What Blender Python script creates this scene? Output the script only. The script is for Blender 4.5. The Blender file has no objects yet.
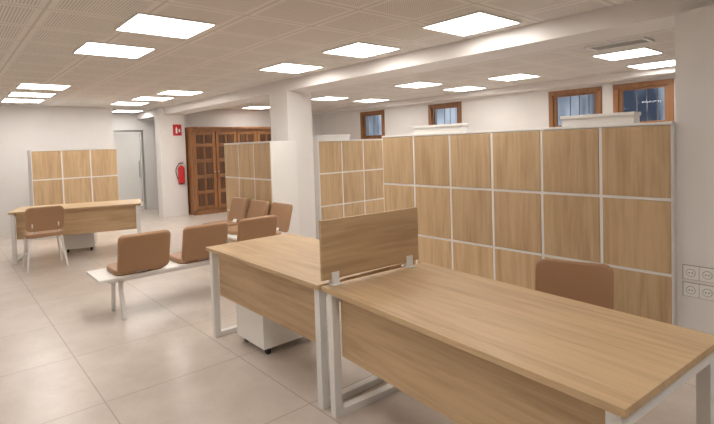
import bpy, bmesh, math, random
from mathutils import Vector, Matrix
random.seed(4)
scene=bpy.context.scene
COL=scene.collection
CEIL=2.531
# ---------------------------------------------------------------- materials
def nt(name):
    m=bpy.data.materials.new(name); m.use_nodes=True
    t=m.node_tree; b=t.nodes['Principled BSDF']
    return m,t,b
def plain(name,col,rough=.5,metal=0,bump=0,bscale=60):
    m,t,b=nt(name)
    N=t.nodes; L=t.links
    tc=N.new('ShaderNodeTexCoord'); n=N.new('ShaderNodeTexNoise'); n.inputs['Scale'].default_value=3
    L.new(tc.outputs['Object'],n.inputs['Vector'])
    mx=N.new('ShaderNodeMix'); mx.data_type='RGBA'
    mx.inputs['A'].default_value=(*[c*.95 for c in col],1); mx.inputs['B'].default_value=(*[min(1,c*1.03) for c in col],1)
    L.new(n.outputs['Fac'],mx.inputs['Factor']); L.new(mx.outputs['Result'],b.inputs['Base Color'])
    b.inputs['Roughness'].default_value=rough; b.inputs['Metallic'].default_value=metal
    if bump:
        n2=N.new('ShaderNodeTexNoise'); n2.inputs['Scale'].default_value=bscale; n2.inputs['Detail'].default_value=4
        L.new(tc.outputs['Object'],n2.inputs['Vector'])
        bp=N.new('ShaderNodeBump'); bp.inputs['Strength'].default_value=bump; bp.inputs['Distance'].default_value=.01
        L.new(n2.outputs['Fac'],bp.inputs['Height']); L.new(bp.outputs['Normal'],b.inputs['Normal'])
    return m
def wood(name,c1,c2,axis='X',rough=.45,dens=26,var=.10):
    m,t,b=nt(name); N=t.nodes; L=t.links
    tc=N.new('ShaderNodeTexCoord'); oi=N.new('ShaderNodeObjectInfo')
    sc=N.new('ShaderNodeVectorMath'); sc.operation='SCALE'
    sc.inputs[0].default_value=(13.1,7.7,9.3); L.new(oi.outputs['Random'],sc.inputs['Scale'])
    mp=N.new('ShaderNodeMapping')
    s=[dens]*3; s['XYZ'.index(axis)]=dens*.06
    mp.inputs['Scale'].default_value=s
    a2=N.new('ShaderNodeVectorMath'); a2.operation='ADD'
    L.new(tc.outputs['Object'],a2.inputs[0]); L.new(sc.outputs[0],a2.inputs[1]); L.new(a2.outputs[0],mp.inputs['Vector'])
    n=N.new('ShaderNodeTexNoise'); n.inputs['Scale'].default_value=1; n.inputs['Detail'].default_value=6; n.inputs['Roughness'].default_value=.62; n.inputs['Distortion'].default_value=.6
    L.new(mp.outputs[0],n.inputs['Vector'])
    mp2=N.new('ShaderNodeMapping'); s2=[5.5]*3; s2['XYZ'.index(axis)]=.9; mp2.inputs['Scale'].default_value=s2
    L.new(a2.outputs[0],mp2.inputs['Vector'])
    n2=N.new('ShaderNodeTexNoise'); n2.inputs['Scale'].default_value=1; n2.inputs['Detail'].default_value=2; n2.inputs['Distortion'].default_value=1.0
    L.new(mp2.outputs[0],n2.inputs['Vector'])
    ad=N.new('ShaderNodeMath'); ad.operation='MULTIPLY_ADD'; ad.inputs[1].default_value=.6
    L.new(n.outputs['Fac'],ad.inputs[0])
    m2=N.new('ShaderNodeMath'); m2.operation='MULTIPLY'; m2.inputs[1].default_value=.4; L.new(n2.outputs['Fac'],m2.inputs[0]); L.new(m2.outputs[0],ad.inputs[2])
    r=N.new('ShaderNodeValToRGB'); r.color_ramp.elements[0].position=.36; r.color_ramp.elements[1].position=.58
    r.color_ramp.elements[0].color=(*c2,1); r.color_ramp.elements[1].color=(*c1,1)
    L.new(ad.outputs[0],r.inputs['Fac'])
    hs=N.new('ShaderNodeHueSaturation'); mr=N.new('ShaderNodeMapRange')
    mr.inputs['To Min'].default_value=1-var; mr.inputs['To Max'].default_value=1+var*.4
    L.new(oi.outputs['Random'],mr.inputs['Value']); L.new(mr.outputs[0],hs.inputs['Value']); L.new(r.outputs[0],hs.inputs['Color'])
    L.new(hs.outputs[0],b.inputs['Base Color']); b.inputs['Roughness'].default_value=rough
    return m
OAK1=(.62,.44,.255); OAK2=(.46,.303,.166)
oak_x=wood('oak_laminate_long',OAK1,OAK2,'X')
oak_y=wood('oak_laminate_screen',OAK1,OAK2,'Y')
oak_z=wood('oak_laminate_vertical',OAK1,OAK2,'Z')
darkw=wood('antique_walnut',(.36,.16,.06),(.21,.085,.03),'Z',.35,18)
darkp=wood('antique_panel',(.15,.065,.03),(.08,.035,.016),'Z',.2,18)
winw=wood('window_timber',(.36,.17,.07),(.24,.10,.04),'Z',.45,18)
white=plain('white_lacquer',(.86,.84,.81),.4)
whitem=plain('white_powdercoat',(.84,.83,.81),.35)
wallm=plain('white_plaster',(.83,.80,.778),.85,bump=.05,bscale=90)
beamm=plain('white_plaster_beam',(.82,.785,.76),.85)
tan=plain('tan_leatherette',(.38,.213,.112),.5,bump=.1,bscale=250)
black=plain('black_rubber',(.02,.02,.02),.6)
steel=plain('brushed_steel',(.6,.6,.6),.3,1)
red=plain('extinguisher_red',(.55,.02,.02),.3)
signm=plain('sign_red',(.6,.02,.03),.5)
grille=plain('grille_grey',(.52,.49,.46),.6)
plast=plain('socket_white',(.86,.85,.82),.35)
sock=plain('socket_recess',(.36,.30,.25),.5)
m,t,b=nt('led_diffuser'); b.inputs['Base Color'].default_value=(1,1,1,1)
b.inputs['Emission Color'].default_value=(1,.965,.915,1); b.inputs['Emission Strength'].default_value=14; led=m
m,t,b=nt('window_glass'); b.inputs['Base Color'].default_value=(.85,.9,.95,1); b.inputs['Transmission Weight'].default_value=1; b.inputs['Roughness'].default_value=.02; b.inputs['IOR'].default_value=1.3; glass=m
m,t,b=nt('door_glass'); b.inputs['Base Color'].default_value=(.97,.99,.985,1); b.inputs['Roughness'].default_value=.0; b.inputs['Transmission Weight'].default_value=1; b.inputs['IOR'].default_value=1.15; fglass=m

def gridmask(t,coord,size,lw):
    N=t.nodes; L=t.links
    sep=N.new('ShaderNodeSeparateXYZ'); L.new(coord,sep.inputs[0]); outs=[]
    for a in 'XY':
        d=N.new('ShaderNodeMath'); d.operation='DIVIDE'; d.inputs[1].default_value=size; L.new(sep.outputs[a],d.inputs[0])
        fr=N.new('ShaderNodeMath'); fr.operation='FRACT'; L.new(d.outputs[0],fr.inputs[0])
        c=N.new('ShaderNodeMath'); c.operation='SUBTRACT'; c.inputs[1].default_value=.5; L.new(fr.outputs[0],c.inputs[0])
        ab=N.new('ShaderNodeMath'); ab.operation='ABSOLUTE'; L.new(c.outputs[0],ab.inputs[0])
        g=N.new('ShaderNodeMath'); g.operation='GREATER_THAN'; g.inputs[1].default_value=.5-lw/size/2; L.new(ab.outputs[0],g.inputs[0]); outs.append((g,ab))
    mx=N.new('ShaderNodeMath'); mx.operation='MAXIMUM'; L.new(outs[0][0].outputs[0],mx.inputs[0]); L.new(outs[1][0].outputs[0],mx.inputs[1])
    return mx,outs
def floor_mat():
    m,t,b=nt('beige_stone_tile'); N=t.nodes; L=t.links
    tc=N.new('ShaderNodeTexCoord'); 
    mp=N.new('ShaderNodeMapping'); mp.inputs['Location'].default_value=(.15,.3,0); L.new(tc.outputs['Object'],mp.inputs['Vector'])
    g,_=gridmask(t,mp.outputs[0],.9,.008)
    n=N.new('ShaderNodeTexNoise'); n.inputs['Scale'].default_value=2.6; n.inputs['Detail'].default_value=10; n.inputs['Roughness'].default_value=.72
    L.new(tc.outputs['Object'],n.inputs['Vector'])
    r=N.new('ShaderNodeValToRGB'); r.color_ramp.elements[0].position=.35; r.color_ramp.elements[1].position=.65
    r.color_ramp.elements[0].color=(.56,.485,.425,1); r.color_ramp.elements[1].color=(.67,.59,.525,1)
    L.new(n.outputs['Fac'],r.inputs[0])
    mx=N.new('ShaderNodeMix'); mx.data_type='RGBA'; mx.inputs['B'].default_value=(.36,.30,.255,1)
    ml=N.new('ShaderNodeMath'); ml.operation='MULTIPLY'; ml.inputs[1].default_value=.8; L.new(g.outputs[0],ml.inputs[0])
    L.new(ml.outputs[0],mx.inputs['Factor']); L.new(r.outputs[0],mx.inputs['A']); L.new(mx.outputs['Result'],b.inputs['Base Color'])
    b.inputs['Roughness'].default_value=.31
    return m
def ceil_mat():
    m,t,b=nt('perforated_ceiling_tile'); N=t.nodes; L=t.links
    tc=N.new('ShaderNodeTexCoord')
    mp=N.new('ShaderNodeMapping'); mp.inputs['Location'].default_value=(.2,-.2,0); L.new(tc.outputs['Object'],mp.inputs['Vector'])
    g,outs=gridmask(t,mp.outputs[0],.6,.02)
    g2,_=gridmask(t,mp.outputs[0],.6,.10)
    sep=N.new('ShaderNodeVectorMath'); sep.operation='SCALE'; sep.inputs['Scale'].default_value=50; L.new(mp.outputs[0],sep.inputs[0])
    fr=N.new('ShaderNodeVectorMath'); fr.operation='FRACTION'; L.new(sep.outputs[0],fr.inputs[0])
    sb=N.new('ShaderNodeVectorMath'); sb.operation='SUBTRACT'; sb.inputs[1].default_value=(.5,.5,0); L.new(fr.outputs[0],sb.inputs[0])
    ml=N.new('ShaderNodeVectorMath'); ml.operation='MULTIPLY'; ml.inputs[1].default_value=(1,1,0); L.new(sb.outputs[0],ml.inputs[0])
    le=N.new('ShaderNodeVectorMath'); le.operation='LENGTH'; L.new(ml.outputs[0],le.inputs[0])
    lt=N.new('ShaderNodeMath'); lt.operation='LESS_THAN'; lt.inputs[1].default_value=.25; L.new(le.outputs['Value'],lt.inputs[0])
    iv=N.new('ShaderNodeMath'); iv.operation='SUBTRACT'; iv.inputs[0].default_value=1; L.new(g2.outputs[0],iv.inputs[1])
    hm=N.new('ShaderNodeMath'); hm.operation='MULTIPLY'; L.new(lt.outputs[0],hm.inputs[0]); L.new(iv.outputs[0],hm.inputs[1])
    mx=N.new('ShaderNodeMix'); mx.data_type='RGBA'; mx.inputs['A'].default_value=(.80,.755,.71,1); mx.inputs['B'].default_value=(.30,.255,.225,1)
    L.new(hm.outputs[0],mx.inputs['Factor'])
    mx2=N.new('ShaderNodeMix'); mx2.data_type='RGBA'; mx2.inputs['B'].default_value=(.62,.58,.54,1)
    L.new(g.outputs[0],mx2.inputs['Factor']); L.new(mx.outputs['Result'],mx2.inputs['A']); L.new(mx2.outputs['Result'],b.inputs['Base Color'])
    b.inputs['Roughness'].default_value=.8
    return m
floorm=floor_mat(); ceilm=ceil_mat()
# ---------------------------------------------------------------- mesh helpers
def group(name,loc=(0,0,0),rz=0):
    e=bpy.data.objects.new(name,None); e.empty_display_size=.1
    e.location=loc; e.rotation_euler=(0,0,math.radians(rz)); COL.objects.link(e); return e
def mesh(name,bm,mat,parent=None,smooth=False):
    me=bpy.data.meshes.new(name); bm.normal_update(); bm.to_mesh(me); bm.free()
    o=bpy.data.objects.new(name,me); COL.objects.link(o)
    if mat: me.materials.append(mat)
    if parent: o.parent=parent
    if smooth:
        for p in me.polygons: p.use_smooth=True
    return o
def box(name,lo,hi,mat,parent=None,bevel=0,rot=None):
    c=[(a+b_)/2 for a,b_ in zip(lo,hi)]; s=[abs(b_-a) for a,b_ in zip(lo,hi)]
    bm=bmesh.new(); bmesh.ops.create_cube(bm,size=1)
    for v in bm.verts: v.co=Vector((v.co.x*s[0],v.co.y*s[1],v.co.z*s[2]))
    if bevel: bmesh.ops.bevel(bm,geom=bm.edges[:]+bm.verts[:],offset=bevel,segments=2,affect='EDGES',profile=.6)
    o=mesh(name,bm,mat,parent); o.location=c
    if rot: o.rotation_euler=rot
    return o
def bar(name,a,b_,w,h,mat,parent,bevel=.003):
    a=Vector(a); b_=Vector(b_); d=b_-a
    bm=bmesh.new(); bmesh.ops.create_cube(bm,size=1)
    for v in bm.verts: v.co=Vector((v.co.x*w,v.co.y*h,v.co.z*d.length))
    if bevel: bmesh.ops.bevel(bm,geom=bm.edges[:],offset=bevel,segments=2,affect='EDGES')
    o=mesh(name,bm,mat,parent); o.location=(a+b_)/2
    o.rotation_euler=d.to_track_quat('Z','Y').to_euler(); return o
def cyl(name,a,b_,r1,r2,mat,parent,seg=20):
    a=Vector(a); b_=Vector(b_); d=b_-a
    bm=bmesh.new(); bmesh.ops.create_cone(bm,cap_ends=True,segments=seg,radius1=r1,radius2=r2,depth=d.length)
    o=mesh(name,bm,mat,parent,True); o.location=(a+b_)/2; o.rotation_euler=d.to_track_quat('Z','Y').to_euler()
    m=o.modifiers.new('es','EDGE_SPLIT'); m.split_angle=math.radians(40); return o
def cushion(name,w,h,t,mat,parent,loc,rot=(0,0,0),curve=.02,r=.06):
    bm=bmesh.new(); n=7; pts=[]
    for cx,cz,a0 in ((w/2-r,h/2-r,0),(-w/2+r,h/2-r,90),(-w/2+r,-h/2+r,180),(w/2-r,-h/2+r,270)):
        for i in range(n):
            a=math.radians(a0+90*i/(n-1)); pts.append((cx+r*math.cos(a),cz+r*math.sin(a)))
    prof=[(-.5,.0,.55),(-.5,0,.85),(-.40,0,.955),(-.18,0,1),(.18,0,1),(.40,0,.955),(.5,0,.85),(.5,0,.55)]
    rings=[]
    for yy,_,s in prof:
        ring=[]
        for x,z in pts:
            k=1-(1-s)*.28
            X=x*k; Z=z*k
            ring.append(bm.verts.new((X,yy*t+curve*((X/(w/2))**2),Z)))
        rings.append(ring)
    for a,b2 in zip(rings,rings[1:]):
        for i in range(len(pts)):
            j=(i+1)%len(pts); bm.faces.new((a[i],a[j],b2[j],b2[i]))
    for ring,y in ((rings[0],-.53),(rings[-1],.53)):
        c=bm.verts.new((0,y*t,0))
        for i in range(len(pts)):
            j=(i+1)%len(pts)
            bm.faces.new((ring[i],ring[j],c))
    bmesh.ops.recalc_face_normals(bm,faces=bm.faces[:])
    o=mesh(name,bm,mat,parent,True); o.location=loc; o.rotation_euler=rot; return o
# ---------------------------------------------------------------- room shell
XL,XR,YF,YB=-13.3,2.2,-3.0,8.6
XV=-15.6
BZ=2.37
box('floor',(XV-.2,YF-.2,-.1),(XR+.2,YB+.2,0),floorm)
box('ceiling',(XV-.2,YF-.2,CEIL),(XR+.2,YB+.2,CEIL+.1),ceilm)
box('wall_front',(XV,YF-.15,0),(XR,YF,CEIL),wallm)
box('wall_right',(XR,YF-.15,0),(XR+.15,YB+.3,CEIL),wallm)
box('wall_left',(-11.95,YF,0),(-11.7,2.97,CEIL),wallm)
g=group('wall_corridor')
DY0,DY1=3.24,4.10
box('part_a',(XL-.12,YF,0),(XL,DY0,CEIL),wallm,g); box('part_b',(XL-.12,DY1,0),(XL,YB,CEIL),wallm,g); box('lintel',(XL-.12,DY0,2.10),(XL,DY1,CEIL),wallm,g)
box('wall_vestibule',(XV-.15,YF,0),(XV,YB+.3,CEIL),wallm)
box('wall_pier',(-11.6,3.84,0),(-11.28,4.42,CEIL),wallm)
box('wall_recess',(-11.6,4.42,0),(-11.48,YB,CEIL),wallm)
WZ0,WZ1=1.62,2.39
wins=[(-9.74,-8.82),(-7.36,-6.43),(-4.45,-3.50),(-3.32,-2.43)]
wb=group('wall_back')
box('lower',(XV,YB,0),(XR,YB+.3,WZ0),wallm,wb); box('upper',(XV,YB,WZ1),(XR,YB+.3,CEIL),wallm,wb)
xs=[XV]+[v for w in wins for v in w]+[XR]
for i in range(0,len(xs),2): box('segment',(xs[i],YB,WZ0),(xs[i+1],YB+.3,WZ1),wallm,wb)
for k,(a,b_) in enumerate(wins,1):
    g=group('window_%d'%k)
    y0,y1=YB-.015,YB+.07; f=.08
    box('frame_top',(a,y0,WZ1-f),(b_,y1,WZ1),winw,g,.004); box('frame_sill',(a,y0,WZ0),(b_,y1,WZ0+f),winw,g,.004)
    box('frame_left',(a,y0,WZ0+f),(a+f,y1,WZ1-f),winw,g,.004); box('frame_right',(b_-f,y0,WZ0+f),(b_,y1,WZ1-f),winw,g,.004)
    a2,b2=a+f,b_-f; s=.06
    box('sash_left',(a2,YB+.02,WZ0+f),(a2+s,YB+.06,WZ1-f),winw,g,.003); box('sash_right',(b2-s,YB+.02,WZ0+f),(b2,YB+.06,WZ1-f),winw,g,.003)
    box('sash_top',(a2+s,YB+.02,WZ1-f-s*.6),(b2-s,YB+.06,WZ1-f),winw,g,.003); box('sash_bottom',(a2+s,YB+.02,WZ0+f),(b2-s,YB+.06,WZ0+f+s),winw,g,.003)
    box('pane',(a2+s,YB+.037,WZ0+f+s),(b2-s,YB+.043,WZ1-f-s*.6),glass,g)
    for i in range(1,4):
        x=a2+s+(b2-a2-2*s)*i/4; cyl('bar',(x,YB+.2,WZ0),(x,YB+.2,WZ1),.008,.008,grille,g,10)
box('beam_main',(XL,3.96,BZ),(XR,4.42,CEIL),beamm)
box('beam_rear',(XL,8.2,2.44),(XR,YB,CEIL),beamm)
box('column',(-6.62,3.96,0),(-6.12,4.40,BZ),wallm)
box('wall_stub',(-1.091,3.88,0),(-.2,4.42,BZ),wallm)
bb=white
box('baseboard_left',(-11.7,YF,0),(-11.685,2.97,.07),bb)
g=group('door_1',(XL-.07,DY0,0)); w_=DY1-DY0
box('frame_left',(-.03,0,0),(.05,.04,2.10),steel,g); box('frame_right',(-.03,w_-.04,0),(.05,w_,2.10),steel,g); box('frame_top',(-.03,.04,2.06),(.05,w_-.04,2.10),steel,g)
box('stile_left',(-.01,.045,.01),(.03,.075,2.055),whitem,g); box('stile_right',(-.01,w_-.075,.01),(.03,w_-.045,2.055),whitem,g); box('rail_low',(-.01,.075,.01),(.03,w_-.075,.09),whitem,g); box('rail_high',(-.01,.075,2.01),(.03,w_-.075,2.055),whitem,g)
box('glass_leaf',(.005,.075,.09),(.015,w_-.075,2.01),fglass,g); bar('handle',(.07,w_-.13,.85),(.07,w_-.13,1.30),.03,.03,steel,g)
box('handle_foot_a',(.015,w_-.14,.90),(.06,w_-.12,.92),steel,g); box('handle_foot_b',(.015,w_-.14,1.22),(.06,w_-.12,1.24),steel,g)
# ---------------------------------------------------------------- ceiling lights
def panel(x,y):
    g=group('ceiling_light_panel',(x,y,CEIL))
    z0,z1=-.014,0; a=.3; f=.012
    box('diffuser',(-a+f,-a+f,-.010),(a-f,a-f,-.002),led,g)
    box('rim_1',(-a,-a,z0),(a,-a+f,z1),whitem,g); box('rim_2',(-a,a-f,z0),(a,a,z1),whitem,g)
    box('rim_3',(-a,-a+f,z0),(-a+f,a-f,z1),whitem,g); box('rim_4',(a-f,-a+f,z0),(a,a-f,z1),whitem,g)
P=[(-3.93,1.42),(-5.1,1.34),(-8.3,1.2),(-9.45,1.2),(-10.55,1.2),
   (-2.49,3.49),(-3.83,3.42),(-5.17,3.42),(-8.3,3.2),(-9.4,3.1),(-10.5,3.0),
   (-10.6,6.0),(-8.1,6.3),(-8.1,7.5),(-5.6,6.3),(-5.6,7.6),(-4.2,7.0),(-2.3,6.4),(-2.4,7.75),
   (-1.4,.6),(-1.4,-1.4),(-4.1,-1.4),(-7,-1.4),(.6,2.0),(-12.5,3.5),(-14.3,3.4),(-14.6,4.9),(-14.3,2.2)]  # row ends with unseen vestibule panels, added to brighten the glass door
for p in P: panel(*p)
def vent(x,y,w,d):
    g=group('ceiling_air_vent',(x,y,CEIL))
    for i,(lo,hi) in enumerate([((-w/2,-d/2,-.02),(w/2,-d/2+.03,0)),((-w/2,d/2-.03,-.02),(w/2,d/2,0)),((-w/2,-d/2+.03,-.02),(-w/2+.03,d/2-.03,0)),((w/2-.03,-d/2+.03,-.02),(w/2,d/2-.03,0))]):
        box('frame_%d'%i,lo,hi,whitem,g)
    n=int(d/.035)
    for i in range(n):
        y0=-d/2+.03+(i+.5)*(d-.06)/n
        box('slat',(-w/2+.03,y0-.006,-.014),(w/2-.03,y0+.006,-.004),grille,g,rot=(.5,0,0))
vent(-2.10,5.6,.6,.3)
# ---------------------------------------------------------------- storage cabinets
CW,CH,CB=.48,.531,.012
def cabinet(name,loc,rz,cols,rows=3,depth=.43):
    g=group(name,loc,rz); W=cols*CW; H=CB+rows*CH+.018; e=.013
    box('back',(0.018,depth-.012,.0),(W-.018,depth,H-.018),white,g)
    box('side_left',(0,0,0),(.018,depth,H-.018),white,g); box('side_right',(W-.018,0,0),(W,depth,H-.018),white,g)
    box('top',(0,-.004,H-.018),(W,depth,H),white,g,.001)
    box('carcass_front',(.018,.014,0),(W-.018,.026,H-.018),white,g)
    for j in range(1,cols): box('divider_v',(j*CW-.011,-.003,CB),(j*CW+.011,.014,H-.018),white,g)
    for k in range(rows): box('shelf_h',(.018,-.002,max(0,CB+k*CH-.006)),(W-.018,.014,CB+k*CH+.014),white,g)
    for j in range(cols):
        for k in range(rows):
            box('door',(j*CW+e,-.006,CB+k*CH+.016),((j+1)*CW-e,.0135,CB+(k+1)*CH-.008),oak_z,g,.0015)
    return g,H
X0,Y0=-3.973,3.825
_,HC=cabinet('storage_cabinet',(X0,Y0,0),0,2)
cabinet('storage_cabinet',(X0+2*CW,Y0,0),0,2,depth=.13)
cabinet('storage_cabinet',(X0+4*CW,Y0,0),0,2,depth=.13)
cabinet('storage_cabinet',(-6.28,4.62,0),90,3)
cabinet('storage_cabinet',(-7.32,3.50,0),0,3)
cabinet('storage_cabinet',(-10.4,1.25,0),90,3)
def tray(x,y,z,w,d,h):
    g=group('white_storage_box',(x,y,z))
    box('body',(0,0,0),(w,d,h*.7),white,g,.003); box('lid',(-.008,-.008,h*.7),(w+.008,d+.008,h),white,g,.003)
tray(-1.88,3.835,HC,.54,.115,.085); tray(-3.50,3.835,HC,.62,.115,.085); tray(-6.66,4.70,HC,.25,.7,.09)
# ---------------------------------------------------------------- desks
def desk(cx,cy,rz,L=1.6,D=.8):
    g=group('office_desk',(cx,cy,0),rz); T=.74; t=.028; s=.05
    box('tabletop',(-L/2,-D/2,T-t),(L/2,D/2,T),oak_x,g,.0015)
    for sx,n in ((-1,'left'),(1,'right')):
        x=sx*(L/2-.045); zt=T-t
        box('leg_front_'+n,(x-s/2,-D/2+.02,0),(x+s/2,-D/2+.02+s,zt-.01),whitem,g,.003)
        box('leg_back_'+n,(x-s/2,D/2-.02-s,0),(x+s/2,D/2-.02,zt-.01),whitem,g,.003)
        box('rail_bottom_'+n,(x-s/2,-D/2+.02+s,0.0),(x+s/2,D/2-.02-s,s*.8),whitem,g,.003)
        box('rail_top_'+n,(x-s/2,-D/2+.02+s,zt-.01-s),(x+s/2,D/2-.02-s,zt-.01),whitem,g,.003)
        box('spacer_'+n,(x-.015,-D/2+.06,zt-.01),(x+.015,D/2-.06,zt),whitem,g)
    for y in (-.16,.2): box('beam',(-L/2+.07,y-.02,T-t-.05),(L/2-.07,y+.02,T-t-.005),whitem,g)
    box('modesty_panel',(-L/2+.075,-D/2+.075,T-t-.37),(L/2-.075,-D/2+.093,T-t-.006),oak_x,g,.001)
    return g
desk(-1.335,1.932,-4.5,L=1.65)
desk(-2.995,2.0,-.5,L=1.56)
desk(-8.43,1.62,73,L=1.7)
g=group('desk_divider_screen',(-2.185,1.59,0),-4.5)
box('panel',(0,0,.775),(.02,.74,1.115),oak_y,g,.002)
for y in (.06,.63):
    box('clamp_base',(-.03,y,.741),(.05,y+.05,.748),whitem,g,.001)
    box('clamp_upright_a',(-.008,y,.748),(-.001,y+.05,.815),whitem,g,.001); box('clamp_upright_b',(.021,y,.748),(.028,y+.05,.815),whitem,g,.001)
def pedestal(x,y,rz,h=.54):
    g=group('drawer_pedestal',(x,y,0),rz); w,d=.42,.5
    box('body',(-w/2,-d/2+.02,.06),(w/2,d/2,.06+h-.02),white,g,.003); box('top',(-w/2-.002,-d/2,.04+h),(w/2+.002,d/2+.002,.06+h),white,g,.002)
    for i in range(3):
        z0=.065+i*(h-.03)/3; box('drawer_front',(-w/2+.003,-d/2,z0),(w/2-.003,-d/2+.018,z0+(h-.03)/3-.006),white,g,.002)
    for sx in (-1,1):
        for sy in (-1,1):
            px,py=sx*(w/2-.05),sy*(d/2-.06)
            cyl('caster_wheel',(px-.012,py,.022),(px+.012,py,.022),.022,.022,black,g); box('caster_fork',(px-.016,py-.012,.03),(px+.016,py+.012,.06),black,g)
pedestal(-3.30,1.97,180)
pedestal(-8.75,1.66,90+163)
# ---------------------------------------------------------------- chairs
def chair(name,x,y,rz):
    g=group(name,(x,y,0),rz)
    cushion('seat',.45,.44,.05,tan,g,(0,0,.455),(math.radians(90),0,0),.0,.08)
    cushion('backrest',.44,.33,.04,tan,g,(0,.235,.675),(math.radians(-10),0,0),-.03,.06)
    for sx in (-1,1):
        cyl('front_leg',(sx*.23,-.22,0),(sx*.18,-.16,.435),.012,.014,whitem,g)
        cyl('rear_leg',(sx*.23,.26,0),(sx*.18,.16,.435),.012,.014,whitem,g)
        cyl('back_upright',(sx*.15,.17,.42),(sx*.15,.225,.62),.01,.01,whitem,g)
        cyl('side_rail',(sx*.18,-.16,.428),(sx*.18,.17,.428),.012,.012,whitem,g)
    cyl('rail_front',(-.18,-.15,.428),(.18,-.15,.428),.012,.012,whitem,g); cyl('rail_back',(-.18,.16,.428),(.18,.16,.428),.012,.012,whitem,g)
    return g
chair('visitor_chair',-7.86,1.04,-90)
def taskchair(x,y,rz):
    g=group('swivel_desk_chair',(x,y,0),rz)
    cushion('seat',.46,.44,.06,tan,g,(0,0,.45),(math.radians(90),0,0),0,.09)
    cushion('backrest',.42,.34,.045,tan,g,(0,.235,.635),(math.radians(-8),0,0),-.03,.05)
    cyl('column',(0,0,.08),(0,0,.43),.025,.02,whitem,g)
    bar('back_stem',(0,.12,.41),(0,.25,.54),.05,.012,whitem,g)
    for i in range(5):
        a=math.radians(72*i+20); e=(math.cos(a)*.27,math.sin(a)*.27,.06)
        bar('foot_%d'%i,(0,0,.09),e,.03,.02,whitem,g); cyl('caster_%d'%i,(e[0]-.012,e[1],.025),(e[0]+.012,e[1],.025),.025,.025,black,g)
taskchair(-1.235,2.56,18)
def bench(x,y,rz):
    g=group('three_seat_bench',(x,y,0),rz); L=1.76
    box('board',(-.05,0,.385),(L,.50,.41),white,g,.006)
    bar('beam_front',(0,.12,.365),(L-.1,.12,.365),.04,.04,whitem,g); bar('beam_rear',(0,.38,.365),(L-.1,.38,.365),.04,.04,whitem,g)
    for px in (.12,L-.20):
        bar('leg_front',(px,.08,0),(px,.14,.36),.03,.045,whitem,g); bar('leg_rear',(px,.45,0),(px,.36,.36),.03,.045,whitem,g)
        bar('leg_cross',(px,.10,.345),(px,.42,.345),.04,.03,whitem,g)
    for i in range(3):
        cx=.23+i*.58
        cushion('seat_%d'%i,.45,.40,.05,tan,g,(cx,.27,.436),(math.radians(90),0,0),0,.08)
        cushion('backrest_%d'%i,.455,.36,.05,tan,g,(cx,.58,.62),(math.radians(-15),0,0),-.02,.045)
        bar('bracket_%d'%i,(cx,.44,.40),(cx,.56,.54),.10,.014,whitem,g)
bench(-5.17,2.77,-90)
bench(-6.80,2.76,0)
# ---------------------------------------------------------------- antique cupboard
def cupboard(x,y,W=2.25,H=2.07,D=.42):
    g=group('antique_wooden_cupboard',(x,y,0),90)
    box('body',(0,.03,.08),(W,D,H-.10),darkw,g,.004); box('base',(-.02,0,0),(W+.02,D,.10),darkw,g,.006)
    box('cornice_lower',(-.02,.0,H-.10),(W+.02,D,H-.05),darkw,g,.005); box('cornice_upper',(-.05,-.04,H-.05),(W+.05,D,H),darkw,g,.008)
    n=4; dw=W/n
    for i in range(n):
        x0=i*dw+.015; x1=(i+1)*dw-.015
        box('stile_l',(x0,.0,.13),(x0+.07,.03,H-.12),darkw,g,.003); box('stile_r',(x1-.07,.0,.13),(x1,.03,H-.12),darkw,g,.003)
        zs=[.13,.5,.87,1.24,1.61,H-.18]
        for z in zs: box('rail',(x0+.07,.0,z),(x1-.07,.03,z+.06),darkw,g,.003)
        for a,b_ in zip(zs,zs[1:]):
            m_=(x0+x1)/2
            box('muntin',(m_-.02,.004,a+.06),(m_+.02,.03,b_),darkw,g,.002)
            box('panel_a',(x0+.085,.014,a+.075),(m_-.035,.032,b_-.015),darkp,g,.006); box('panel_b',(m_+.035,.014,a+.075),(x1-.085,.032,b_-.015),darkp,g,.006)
        kx=x1-.035 if i%2==0 else x0+.035
        cyl('knob',(kx,0,1.0),(kx,-.025,1.0),.008,.014,steel,g)
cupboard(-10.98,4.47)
# ---------------------------------------------------------------- extinguisher + sign
g=group('fire_extinguisher',(-11.20,4.26,.74))
cyl('cylinder',(0,0,.03),(0,0,.38),.075,.075,red,g); cyl('shoulder',(0,0,.38),(0,0,.44),.075,.028,red,g); cyl('neck',(0,0,.44),(0,0,.48),.02,.02,steel,g)
cyl('foot',(0,0,0),(0,0,.03),.055,.065,black,g); box('valve',(-.02,-.05,.48),(.02,.05,.505),black,g,.003); bar('lever',(0,-.02,.51),(0,.08,.54),.02,.008,red,g)
box('bracket',(-.082,-.03,.30),(-.07,.03,.36),steel,g)
cv=bpy.data.curves.new('hose','CURVE'); cv.dimensions='3D'; cv.bevel_depth=.010; sp=cv.splines.new('BEZIER'); sp.bezier_points.add(2)
for bp,co in zip(sp.bezier_points,[(.0,-.04,.49),(.03,-.13,.36),(.02,-.09,.12)]): bp.co=co; bp.handle_left_type=bp.handle_right_type='AUTO'
ho=bpy.data.objects.new('hose',cv); cv.materials.append(black); COL.objects.link(ho); ho.parent=g
g=group('fire_extinguisher_sign',(-11.28,4.14,1.88))
box('plate',(0,0,0),(.006,.20,.26),signm,g); box('pictogram_body',(.006,.06,.05),(.008,.10,.17),plast,g); box('pictogram_neck',(.006,.07,.17),(.008,.09,.20),plast,g); box('pictogram_flame',(.006,.13,.08),(.008,.165,.15),plast,g)
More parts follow.
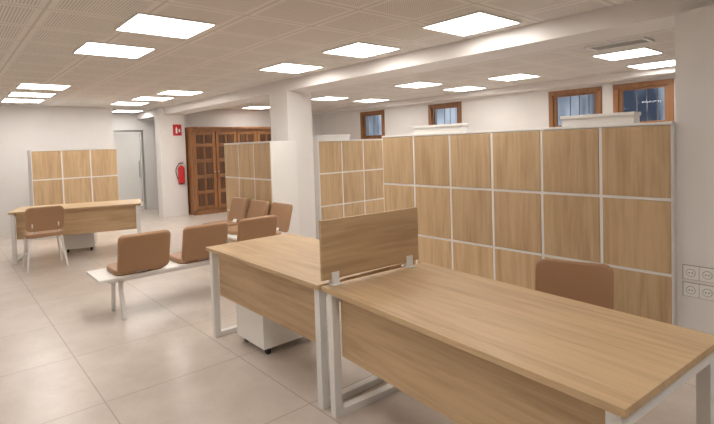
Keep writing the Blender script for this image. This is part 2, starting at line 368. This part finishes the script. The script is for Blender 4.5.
# ---------------------------------------------------------------- wall sockets
g=group('wall_socket_block',(-1.05,3.88,.41))
for r_ in range(2):
    z=r_*.12
    box('backing',(-.004,-.004,z-.003),(.384,0,z+.098),sock,g,.001)
    for i in range(4):
        cx=.0475+i*.095
        box('plate',(cx-.046,-.012,z+.001),(cx+.046,-.003,z+.094),plast,g,.003)
        cyl('socket',(cx,-.0135,z+.047),(cx,-.004,z+.047),.028,.029,sock,g,24)
        cyl('socket_face',(cx,-.014,z+.047),(cx,-.006,z+.047),.025,.025,plast,g,24)
        for s_ in (-1,1): cyl('pin_hole',(cx+s_*.009,-.0150,z+.047),(cx+s_*.009,-.008,z+.047),.004,.004,black,g,10)
# ---------------------------------------------------------------- world, camera
w=bpy.data.worlds.new('dusk'); scene.world=w; w.use_nodes=True
N=w.node_tree.nodes; L=w.node_tree.links; bg=N['Background']
tc=N.new('ShaderNodeTexCoord'); mp=N.new('ShaderNodeMapping'); mp.inputs['Scale'].default_value=(9,9,3); n=N.new('ShaderNodeTexNoise'); n.inputs['Scale'].default_value=1.5; n.inputs['Detail'].default_value=3
r=N.new('ShaderNodeValToRGB'); r.color_ramp.elements[0].position=.42; r.color_ramp.elements[1].position=.6
r.color_ramp.elements[0].color=(.05,.065,.10,1); r.color_ramp.elements[1].color=(.60,.66,.75,1)
L.new(tc.outputs['Generated'],mp.inputs['Vector']); L.new(mp.outputs[0],n.inputs['Vector']); L.new(n.outputs['Fac'],r.inputs[0]); L.new(r.outputs[0],bg.inputs[0]); bg.inputs[1].default_value=1.0
cam=bpy.data.cameras.new('camera'); cam.sensor_width=36; cam.lens=483/714*36; cam.clip_start=.05; cam.shift_y=-49/714
co=bpy.data.objects.new('camera',cam); COL.objects.link(co); scene.camera=co
phi,pitch,roll=math.radians(49.15),math.radians(2.19),math.radians(-1.88)
fw=Vector((-math.sin(phi)*math.cos(pitch),math.cos(phi)*math.cos(pitch),-math.sin(pitch)))
r=Vector((math.cos(phi),math.sin(phi),0)); u=r.cross(fw)
r2=math.cos(roll)*r+math.sin(roll)*u; u2=-math.sin(roll)*r+math.cos(roll)*u
M=Matrix((r2,u2,-fw)).transposed().to_4x4(); M.translation=(0,0,1.534); co.matrix_world=M
scene.view_settings.view_transform='Standard'; scene.view_settings.look='None'; scene.view_settings.exposure=0
